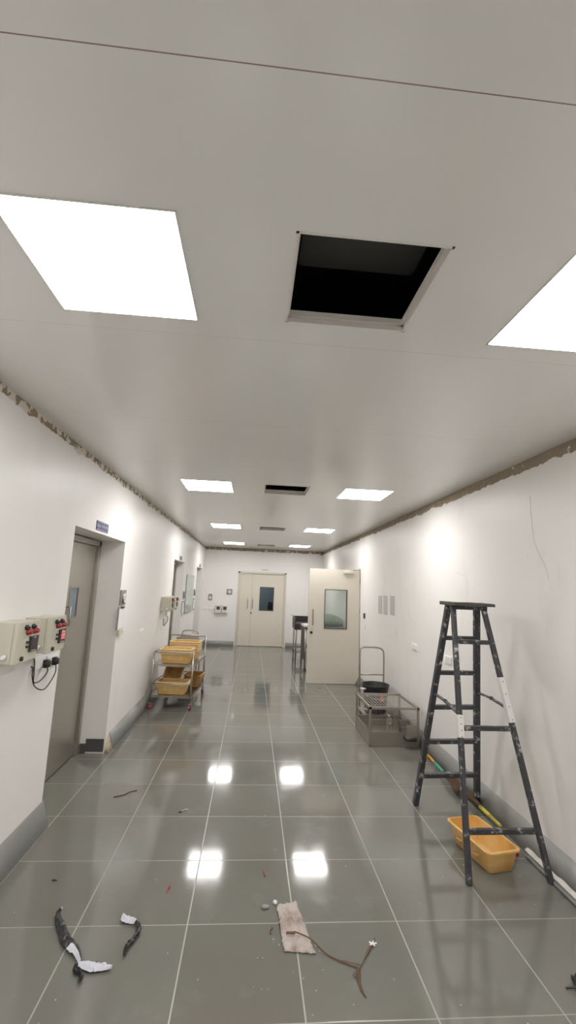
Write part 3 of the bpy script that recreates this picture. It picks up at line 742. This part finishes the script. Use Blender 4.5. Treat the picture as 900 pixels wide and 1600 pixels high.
b = MB(); b.box((-.02, .10, .491), (.20, .45, .80), bev=.01); o = build('carton', b, mat('grey_green_carton', (.33, .34, .29), .6, 0, .4, .1)); o.location = (.03, 9.05, 0); tag(o, 'grey-green carton on the rear trolley beside its handle', 'box')

# ---------------------------------------------------------------- platform trolley + bucket on the right
HT = thing('hand_trolley', 'stainless platform trolley with tall looped handle beside the cage', 'trolley', (0, 0, 0))
b = MB(); yy = 7.13
b.tube(bez([(3.235, yy, .06), (3.235, yy, .5), (3.24, yy, .90), (3.275, yy, .965), (3.36, yy, .975), (3.52, yy, .972), (3.60, yy, .94), (3.625, yy, .86), (3.625, yy, .5), (3.625, yy, .17)], 6), .0135, 10); build('handle', b, msteel, HT)
b = MB(); b.tube([(3.235, yy, .555), (3.625, yy, .555)], .011, 8); build('crossbar', b, msteel, HT)
b = MB(); b.box((3.20, 6.48, .052), (3.585, 7.16, .075), bev=.005); build('platform', b, msteel_d, HT)
for x in (3.24, 3.54):
    for y in (6.54, 7.08):
        b = MB(); m = M.Translation((x-.012, y, .023)) @ M.Rotation(PI/2, 4, 'Y'); b.lathe([(.018, 0), (.023, .004), (.023, .02), (.018, .024)], 16, m); b.box((x-.016, y-.016, .036), (x+.016, y+.016, .053)); build('caster', b, mblk, HT)
BK = thing('bucket', 'black plastic bucket on the platform trolley behind the cage', 'bucket', (3.415, 6.86, .076))
BK.scale = (1, 1, 1.17)
prof = [(.150, 0), (.156, .004), (.196, .315), (.200, .320), (.208, .322), (.211, .330), (.208, .338), (.198, .339), (.192, .332), (.152, .012), (.0, .008)]
b = MB(); b.lathe(prof[:-1]+[(.002, .008)], 36); build('body', b, mblk, BK, 50)
b = MB(); b.tube(bez([(-.204, -.02, .30), (-.225, -.08, .27), (-.20, -.16, .235), (-.10, -.215, .20), (.0, -.222, .19), (.10, -.205, .20), (.19, -.10, .25), (.205, .0, .30)], 4), .003, 6); hd = build('handle', b, msteel_d, BK)
m = M.Translation((-.215, -.06, .225))
b = MB(); b.lathe([(.018, 0), (.020, .05), (.022, .055)], 14, m); b.lathe([(.034, .055), (.036, .062), (.034, .070), (.015, .072), (.013, .062)], 16, m); b.tube(bez([(-.19, -.075, .287), (-.17, -.085, .292), (-.155, -.09, .31), (-.152, -.09, .325)], 3), .008, 8); build('grip', b, mwhite, hd)
b = MB()
for k in range(6):
    a0, a1 = -PI/2+.13+k*.055, -PI/2+.13+(k+1)*.055
    R_ = lambda z: .158+.04*z/.32+.002
    b.face([(R_(.165)*math.cos(a0), R_(.165)*math.sin(a0), .165), (R_(.165)*math.cos(a1), R_(.165)*math.sin(a1), .165), (R_(.235)*math.cos(a1), R_(.235)*math.sin(a1), .235), (R_(.235)*math.cos(a0), R_(.235)*math.sin(a0), .235)])
lb = build('label_sticker', b, mat('orange_red_sticker', (.55, .10, .02), .5), BK)
b = MB()
for z0, z1 in ((.163, .170), (.230, .237)):
    for k in range(6):
        a0, a1 = -PI/2+.13+k*.055, -PI/2+.13+(k+1)*.055; R_ = lambda z: .158+.04*z/.32+.003
        b.face([(R_(z0)*math.cos(a0), R_(z0)*math.sin(a0), z0), (R_(z0)*math.cos(a1), R_(z0)*math.sin(a1), z0), (R_(z1)*math.cos(a1), R_(z1)*math.sin(a1), z1), (R_(z1)*math.cos(a0), R_(z1)*math.sin(a0), z1)])
build('sticker_edge', b, mat('pale_sticker_edge', (.75, .55, .38), .5), lb)

# ---------------------------------------------------------------- wire cage
mcage = mat('cage_steel', (.40, .37, .325), .36, .8, .5, .14, 7)
CG = thing('wire_cage', 'low stainless animal cage with wire top and feed hopper', 'cage', (2.985, 5.60, 0))
w, dp, h = .632, .735, .458; s = .026
b = MB()
for x in (s/2, w-s/2):
    for y in (s/2, dp-s/2): b.box((x-s/2, y-s/2, .0), (x+s/2, y+s/2, h), bev=.003)
for z in (.012, h-s/2):
    for y in (s/2, dp-s/2): b.bar((0, y, z), (w, y, z), s if z > .1 else .02, s if z > .1 else .02)
    for x in (s/2, w-s/2): b.bar((x, 0, z), (x, dp, z), s if z > .1 else .02, s if z > .1 else .02)
for y in (s/2, dp-s/2): b.bar((0, y, .163), (w, y, .163), .012, .012)
for x in (s/2, w-s/2): b.bar((x, 0, .163), (x, dp, .163), .012, .012)
build('frame', b, mcage, CG)
for a, c in (((.01, .006, .015), (w-.01, .009, .163)), ((.01, dp-.009, .015), (w-.01, dp-.006, .163)), ((.006, .01, .015), (.009, dp-.01, .163)), ((w-.009, .01, .015), (w-.006, dp-.01, .163))):
    b = MB(); b.box(a, c); build('side_panel', b, mcage, CG)
b = MB(); b.box((.01, .01, .018), (w-.01, dp-.01, .024)); build('floor_tray', b, mcage, CG)
b = MB()                                             # wire top: both ways on the left, one way on the right
for k in range(1, 15): x = s+(w-2*s)*k/15; b.tube([(x, s*.5, h-.006), (x, dp-s*.5, h-.006)], .0024, 5, False)
for k in range(1, 9): y = s+(dp-2*s)*k/9; b.tube([(s*.5, y, h-.010), (w-s*.5, y, h-.010)], .0024, 5, False)
build('wire_top', b, mat('bright_wire', (.60, .57, .52), .45, .4), CG)
b = MB()
for k in range(1, 18): x = s+(w-2*s)*k/18; b.tube([(x, .012, .16), (x, .012, h-s)], .0007, 4, False)
b.tube([(s, .012, .31), (w-s, .012, .31)], .002, 5, False); b.tube([(s, .012, .23), (w-s, .012, .23)], .002, 5, False)
b.box((.312, .004, .02), (.322, .016, h-s))
build('wire_front', b, mcage, CG)
b = MB()
for x in (w-.014,):
    n = 22
    for k in range(1, n): y = s+(dp-2*s)*k/n; b.tube([(x, y, .16), (x, y, h-s)], .0011, 4, False)
for k in range(1, 9): x = s+(w-2*s)*k/9; b.tube([(x, dp-.012, .16), (x, dp-.012, h-s)], .0011, 4, False)
build('wire_side', b, mcage, CG)
b = MB(); x0, x1 = .425, .555                        # feed hopper pushed through the front
b.loft([[(x0, -.105, .10), (x1, -.105, .10), (x1, .17, .10), (x0, .17, .10)], [(x0, -.11, .15), (x1, -.11, .15), (x1, .17, .15), (x0, .17, .15)], [(x0, -.085, .155), (x1, -.085, .155), (x1, .17, .275), (x0, .17, .275)]])
hp = build('feed_hopper', b, mat('dark_hopper_steel', (.13, .12, .11), .4, .8), CG)
b = MB(); b.box((x0+.005, -.10, .145), (x1+.002, -.092, .285), bev=.002); build('hopper_plate', b, msteel, hp)
b = MB(); m = M.Translation((.262, .05, .18)); b.lathe([(.032, 0), (.034, .01), (.034, .13), (.02, .15), (.016, .155)], 18, m); bt = build('water_bottle', b, mbottle, CG)
b = MB(); b.lathe([(.020, .152), (.020, .175), (.004, .178)], 14, m); b.box((.235, .012, .25), (.29, .018, .262)); b.box((.25, .012, .21), (.268, .0155, .245)); build('bottle_holder', b, msteel, bt)
b = MB(); b.tube(bez([(-.004, .10, .40), (-.03, .11, .402), (-.035, .20, .40), (-.004, .22, .40)], 4), .008, 8); b.box((-.012, .08, .385), (.0, .24, .41)); build('latch', b, mcage, CG)

# ---------------------------------------------------------------- steel tables behind the open door
TA = thing('steel_table', 'stainless table with raised rim furthest along the right wall', 'table', (2.60, 11.35, 0))
b = MB(); b.box((0, 0, .93), (1.0, .72, .95)); b.box((0, 0, .95), (.02, .72, 1.08)); b.box((.98, 0, .95), (1.0, .72, 1.10)); b.box((0, .70, .95), (1.0, .72, 1.10)); build('top', b, mdark, TA)
b = MB(); b.box((.0, .0, .80), (1.0, .02, .93)); b.box((.0, .0, .80), (.02, .72, .93)); build('apron', b, mdark, TA)
b = MB(); b.bar((-.09, .1, 1.17), (.02, .1, 1.075), .02, .02); build('end_handle', b, msteel, TA)
for x in (.04, .96):
    for y in (.05, .67):
        b = MB(); b.tube([(x, y, 0), (x, y, .93)], .02, 10); lg = build('leg', b, msteel_d, TA)
b = MB(); b.box((.04, .05, .25), (.96, .67, .27)); build('lower_shelf', b, msteel_d, TA)
TB = thing('steel_table', 'stainless table with dark side panel directly behind the open door', 'table', (2.70, 10.22, 0))
b = MB(); b.box((0, 0, .955), (.92, .82, .985), bev=.004); build('top', b, msteel, TB)
b = MB(); b.box((.02, .06, .22), (.035, .74, .95)); build('side_panel', b, mdark, TB)
for x in (.04, .88):
    for y in (.04, .78):
        b = MB(); b.tube([(x, y, 0), (x, y, .955)], .02, 10); build('leg', b, msteel, TB)
b = MB(); n = 10
for i in range(n):
    for j in range(n):
        P = lambda a, c: V((2.72+.5*a/n, 10.45+.55*c/n, .99+.008*abs(NZ.noise(V((a*.7, c*.7, 2))))))
        b.face([P(i, j), P(i+1, j), P(i+1, j+1), P(i, j+1)])
o = build('paper_pile', b, mpaper); sm = o.modifiers.new('thickness', 'SOLIDIFY'); sm.thickness = .004; sm.offset = 1; tag(o, 'white sheet spread on the table behind the open door', 'sheet')
b = MB(); b.lathe([(.03, 0), (.035, .01), (.03, .04), (.01, .045)], 14, M.Translation((2.98, 10.52, .999))); tag(build('lid', b, mblk), 'small dark lid lying on the white sheet', 'lid')
b = MB(); rings = []                                  # soft bundle seen through the door's pane
for k in range(13):
    t_ = k/12; x = 3.0+.66*t_; sc = math.sin(PI*(.10+.80*t_))**.45
    rings.append([V((x, 10.72+.26*sc*math.cos(a), .985+max(0, .135*sc+.14*sc*math.sin(a))+.012*NZ.noise(V((x*9, a*2, 0))))) for a in [2*PI*q/20 for q in range(20)]])
b.loft(rings); o = build('cloth_bundle', b, mgreenbag, None, 60); tag(o, 'grey-green cloth bundle seen through the open door window', 'bundle')

# ---------------------------------------------------------------- brooms, trunking, red cap
def broom(p_tip, p_neck, p_end, label, sleeves, fan):
    t = thing('broom', label, 'broom', p_neck)
    o = V(p_neck); tip, end = V(p_tip)-o, V(p_end)-o
    d = tip.normalized(); sd = d.cross(V((0, 0, 1))).normalized(); up = sd.cross(d)
    b = MB(); L = tip.length
    for k in range(70):
        a, r_ = random.uniform(-1, 1), random.uniform(-.6, 1)
        q = [sd*(.012*a)+up*(.010*r_), d*(L*.45)+sd*(.028*a*fan)+up*(.018*r_), d*(L*random.uniform(.86, 1.02))+sd*(.05*a*fan)+up*(.012*r_+.004)]
        b.tube(bez(q, 3), .0038, 4)
    build('bristles', b, mbristle, t)
    n = len(sleeves)
    for i, m_ in enumerate(sleeves):
        b = MB(); a, c = end*(i/n), end*((i+1)/n); b.tube([a, a+(c-a)*.5, c], [.017-.004*i, .0165-.004*i, .016-.004*i], 10); build('sleeve', b, m_, t)
    return t
broom((3.555, 4.66, .06), (3.565, 4.06, .045), (3.555, 3.72, .06), 'grass broom with yellow sleeve pointing toward the yellow tub', [myellow, myellow], 1.)
broom((3.52, 4.30, .035), (3.545, 4.76, .05), (3.585, 5.31, .035), 'grass broom with green and orange handle behind the ladder', [mgreen, morange], .9)
t = thing('cable_trunking', 'grey plastic trunking with torn white paper lying along right skirting', 'trunking', (0, 0, 0))
A, B_ = V((3.588, 3.46, .0)), V((3.592, 2.25, .0))
b = MB(); b.box((3.566, 2.25, .001), (3.598, 3.42, .006)); b.box((3.566, 2.25, .001), (3.570, 3.42, .02)); b.box((3.594, 2.25, .002), (3.598, 3.44, .024)); build('channel', b, mat('grey_trunking', (.33, .32, .31), .45), t)
b = MB(); n = 40
for k in range(n):
    y0, y1 = 3.47-1.2*k/n, 3.47-1.2*(k+1)/n
    z = lambda y: .042+.022*NZ.noise(V((y*9, 1, 0))); x = lambda y: 3.616+.006*NZ.noise(V((y*6, 4, 0)))
    b.face([(3.592, y0, .024), (3.592, y1, .024), (x(y1), y1, z(y1)), (x(y0), y0, z(y0))])
o = build('torn_paper', b, mat('torn_off_white_paper', (.70, .67, .62), .7, 0, .3, .08), t); sm = o.modifiers.new('thickness', 'SOLIDIFY'); sm.thickness = .003; sm.offset = 1
b = MB(); b.lathe([(.019, 0), (.021, .012), (.016, .032), (.006, .052), (.003, .058)], 14, M.Translation((3.512, 3.452, 0.0)) @ M.Rotation(.12, 4, 'X')); tag(build('red_cap', b, mred2, None, 50), 'small red pointed cap on the floor behind the tub', 'cap')

# ---------------------------------------------------------------- litter on the floor
def strip(name, pts, widths, cols, label, mats, seed, rise=.018):
    """crumpled wrapper strip along floor points"""
    P = bez([V((x, y, .006)) for x, y in pts], 6); n = len(P); b = MB(); m = 6
    rows_ = []
    for i, p in enumerate(P):
        t_ = (P[min(i+1, n-1)]-P[max(i-1, 0)]).normalized(); sd = V((t_.y, -t_.x, 0)); u = i/(n-1)
        w = widths[min(int(u*(len(widths)-1)), len(widths)-2)]; f = u*(len(widths)-1)-min(int(u*(len(widths)-1)), len(widths)-2)
        w = w+(widths[min(int(u*(len(widths)-1))+1, len(widths)-1)]-w)*f
        row = []
        for j in range(m):
            v = j/(m-1)-.5; hgt = .004+rise*abs(NZ.noise(V((i*.33, j*.55, seed))))+.010*(1-4*v*v)
            row.append(b.bm.verts.new(p+sd*(w*v*(1+.22*NZ.noise(V((i*.9, j, seed+3)))))+V((0, 0, hgt))))
        rows_.append(row)
    for i in range(n-1):
        for j in range(m-1):
            f = b.bm.faces.new((rows_[i][j], rows_[i+1][j], rows_[i+1][j+1], rows_[i][j+1]))
            f.material_index = cols(i/(n-1), j/(m-2))
    o = build(name, b, mats); s_ = o.modifiers.new('thickness', 'SOLIDIFY'); s_.thickness = .0015
    return tag(o, label, 'wrapper strip', 'torn wrapper strips on the floor')
mw, mk = mat('wrapper_white', (.60, .60, .66), .35, 0, .5, .06), mat('wrapper_black', (.016, .016, .018), .3, 0, .5, .2)
strip('wrapper_strip', [(.47, 2.945), (.465, 2.90), (.52, 2.81), (.575, 2.73), (.625, 2.68), (.675, 2.63), (.715, 2.565)], [.006, .02, .045, .045, .06, .055, .03, .015], lambda u, v: 1 if (u > .66 and v > .45) or u < .05 else 0, 'long black strip of torn wrapper with a white end, bottom left', [mk, mw], 3)
strip('wrapper_strip', [(.745, 2.465), (.745, 2.50), (.70, 2.535), (.705, 2.565), (.77, 2.55), (.83, 2.545), (.875, 2.54)], [.018, .018, .02, .02, .05, .055, .035, .01], lambda u, v: 0 if u < .45 or v < .22 else 1, 'folded white wrapper piece with black edge, bottom left', [mk, mw], 8)
strip('wrapper_strip', [(.835, 2.885), (.85, 2.86), (.89, 2.845), (.925, 2.82), (.945, 2.78), (.93, 2.71), (.91, 2.65), (.915, 2.605)], [.012, .05, .055, .028, .022, .025, .03, .02, .008], lambda u, v: 1 if u < .38 else 0, 'curved wrapper strip with white head and dark tail', [mk, mw], 14)
b = MB(); n, m = 26, 14                               # crumpled paper bag
c0, c1, c2, c3 = V((1.708, 2.96, 0)), V((1.832, 2.985, 0)), V((1.893, 2.605, 0)), V((1.728, 2.625, 0))
G = []
for i in range(n+1):
    row = []
    for j in range(m+1):
        u, v = i/n, j/m; p = (c0*(1-v)+c1*v)*(1-u)+(c3*(1-v)+c2*v)*u
        e = min(v, 1-v, u, 1-u); nz = NZ.noise(V((i*.42, j*.42, 1.3)))
        z = .004+(.034*abs(nz)+.012*abs(NZ.noise(V((i*1.1, j*1.1, 7)))))*min(1, e*6+.35)+.012*math.exp(-((u-.5)/.06)**2)
        p = p+V((.012*NZ.noise(V((i*.5, 3, 0)))*(1 if v < .12 or v > .88 else .3), .010*NZ.noise(V((j*.8, 9, 0))), z)); row.append(b.bm.verts.new(p))
    G.append(row)
for i in range(n):
    for j in range(m): b.bm.faces.new((G[i][j], G[i+1][j], G[i+1][j+1], G[i][j+1])).smooth = True
o = build('paper_bag', b, mbag); s_ = o.modifiers.new('thickness', 'SOLIDIFY'); s_.thickness = .003; tag(o, 'crumpled dirty white paper bag lying on the floor', 'paper bag')
b = MB()
b.tube(bez([(1.79, 2.715, .034), (1.87, 2.665, .034), (1.95, 2.60, .008), (2.03, 2.55, .006), (2.095, 2.515, .006)], 6), [.0035]*25, 5)
for k in range(9):
    j = random.uniform(-.012, .012)
    b.tube(bez([(2.236+j*.3, 2.70+j, .006), (2.19+j, 2.625, .007), (2.13+j*.6, 2.545+j, .009), (2.095+j, 2.48, .007+abs(j)*.3), (2.088+j*.7, 2.41+abs(j), .006), (2.098+j*1.2, 2.352+abs(j)*2.4, .005)], 5), .0019, 4)
b.tube(bez([(2.12, 2.53, .006), (2.0, 2.566, .006), (2.06, 2.53, .006)], 4), .0015, 4)
for k in range(5): b.tube([(2.06+k*.006, 2.47-.012*k, .005), (2.095+.002*k, 2.52-.01*k, .008)], .0016, 4)
tag(build('dry_stalk', b, mtwig), 'dry brown broom stalk with frayed ends beside the paper bag', 'stalk')
b = MB()
for k in range(5): a = k*1.25; b.cyl((2.212, 2.655, .009), (2.212+.022*math.cos(a), 2.655+.017*math.sin(a), .013), .0038, 6)
tag(build('tape_scrap', b, mpaper), 'tiny white tape scrap caught on the dry stalk', 'scrap')
b = MB(); b.box((1.745, 2.70, .030), (1.795, 2.712, .038), bev=.002); tag(build('wood_splinter', b, mtwig), 'short dark splinter lying on the paper bag', 'splinter')
def chip(x, y, l, a, mtl, label, name='plastic_chip', w=.008, cat='scrap', grp=None):
    b = MB(); d = V((math.cos(a), math.sin(a), 0)); p = V((x, y, .004)); sd = V((-d.y, d.x, 0))
    b.tube(bez([p-d*l/2, p-d*l*.1+sd*w*.6, p+d*l*.15-sd*w*.4+V((0, 0, .004)), p+d*l/2], 4), [w*.15]+[w*.5]*11+[w*.12], 6)
    return tag(build(name, b, mtl), label, cat, grp)
chip(1.041, 3.115, .075, 1.5, mredchip, 'red plastic sliver left of the light reflections', grp='red slivers')
chip(1.645, 3.253, .06, 1.75, mredchip, 'red plastic sliver above the paper bag', grp='red slivers')
chip(1.668, 2.77, .06, 1.45, mtwig, 'dark splinter just left of the paper bag', 'wood_splinter')
chip(.994, 4.075, .06, .6, mw, 'tiny white and black wrapper bit mid floor', 'wrapper_bit')
chip(.965, 4.045, .03, .3, mk, 'tiny black bit beside the white wrapper bit', 'wrapper_bit')
b = MB(); b.tube(bez([(.345, 4.30, .004), (.40, 4.33, .004), (.43, 4.345, .006), (.46, 4.40, .004), (.515, 4.43, .004)], 5), .0045, 5); tag(build('bent_wire', b, mtwig), 'thin dark bent wire on the floor near the steel door', 'wire')
chip(.315, 3.205, .035, 0, mk, 'small dark speck near the left skirting', 'wrapper_bit')
b = MB(); b.lathe([(.012, 0), (.019, .005), (.018, .012), (.008, .016)], 12, M.Translation((1.640, 2.945, 0)) @ M.Diagonal((1.3, .8, 1, 1))); tag(build('pebble', b, mgrey, None, 60), 'grey pebble beside the top of the paper bag', 'pebble')
b = MB(); b.lathe([(.008, 0), (.014, .006), (.012, .016), (.004, .02)], 10, M.Translation((1.700, 2.978, 0))); tag(build('plaster_bit', b, mplate, None, 60), 'small white plaster lump at the corner of the paper bag', 'plaster lump')
chip(2.83, 8.62, .07, -.3, mtwig, 'thin dark sliver on the floor before the open door', 'wood_splinter')
b = MB()                                              # crumpled black thing cut by the right edge
rings = []
for k in range(9):
    t_ = k/8; sc = math.sin(PI*(.08+.84*t_))**.6
    rings.append([V((3.19+.055*sc*math.cos(a)*(1+.4*NZ.noise(V((a, k*.8, 5)))), 2.22+.20*t_, max(.002, .03*sc+.035*sc*math.sin(a)+.012*NZ.noise(V((a*2, k, 1)))))) for a in [2*PI*q/14 for q in range(14)]])
b.loft(rings); b.tube(bez([(3.15, 2.355, .02), (3.12, 2.365, .012), (3.10, 2.375, .004)], 4), .004, 6)
tag(build('crumpled_wrapper', b, mk), 'crumpled black wrapper cut off by the right edge', 'wrapper')
chip(3.105, 2.265, .035, -.5, mk, 'tiny black fragment beside the crumpled black wrapper', 'wrapper_bit')
b = MB()                                              # plaster crumbs
for k in range(80):
    x, y = random.uniform(.2, 3.4), 2.1+2.6*random.random()**1.6
    if k > 60: x, y = 1.8+random.gauss(0, .14), 2.62+random.gauss(0, .14)
    r_ = random.uniform(.0016, .0042); b.lathe([(r_*.5, 0), (r_, r_*.6), (r_*.5, r_*1.3)], 5, M.Translation((x, y, 0)))
tag(build('plaster_crumbs', b, mplate), 'tiny white plaster crumbs scattered over the near floor', 'crumbs', None, 'stuff')

# ---------------------------------------------------------------- world, camera, view
w = bpy.data.worlds.new('World'); bpy.context.scene.world = w; w.use_nodes = True
w.node_tree.nodes['Background'].inputs[0].default_value = (.02, .02, .02, 1)
cam = bpy.data.cameras.new('camera'); co = bpy.data.objects.new('camera', cam); C.objects.link(co)
cam.sensor_fit = 'VERTICAL'; cam.sensor_height = 36; cam.lens = 680.6629/1600*36; cam.clip_start = .05; cam.clip_end = 100
R = M(((0.995959, -0.080636, 0.039534), (0.052295, 0.162858, -0.985263), (0.073009, 0.983349, 0.166417)))
rx, ry, rz = R[0], R[1], R[2]
m = M((rx, -ry, -rz)).transposed().to_4x4(); m.translation = (1.46273, 0, 1.8972); co.matrix_world = m
sc = bpy.context.scene; sc.camera = co
sc.view_settings.view_transform = 'Standard'; sc.view_settings.look = 'None'; sc.view_settings.exposure = 0.; sc.view_settings.gamma = 1; sc.view_settings.use_curve_mapping = False
sc.cycles.max_bounces = 10; sc.cycles.diffuse_bounces = 6; sc.cycles.glossy_bounces = 4; sc.cycles.transparent_max_bounces = 12
sc.cycles.sample_clamp_indirect = 6
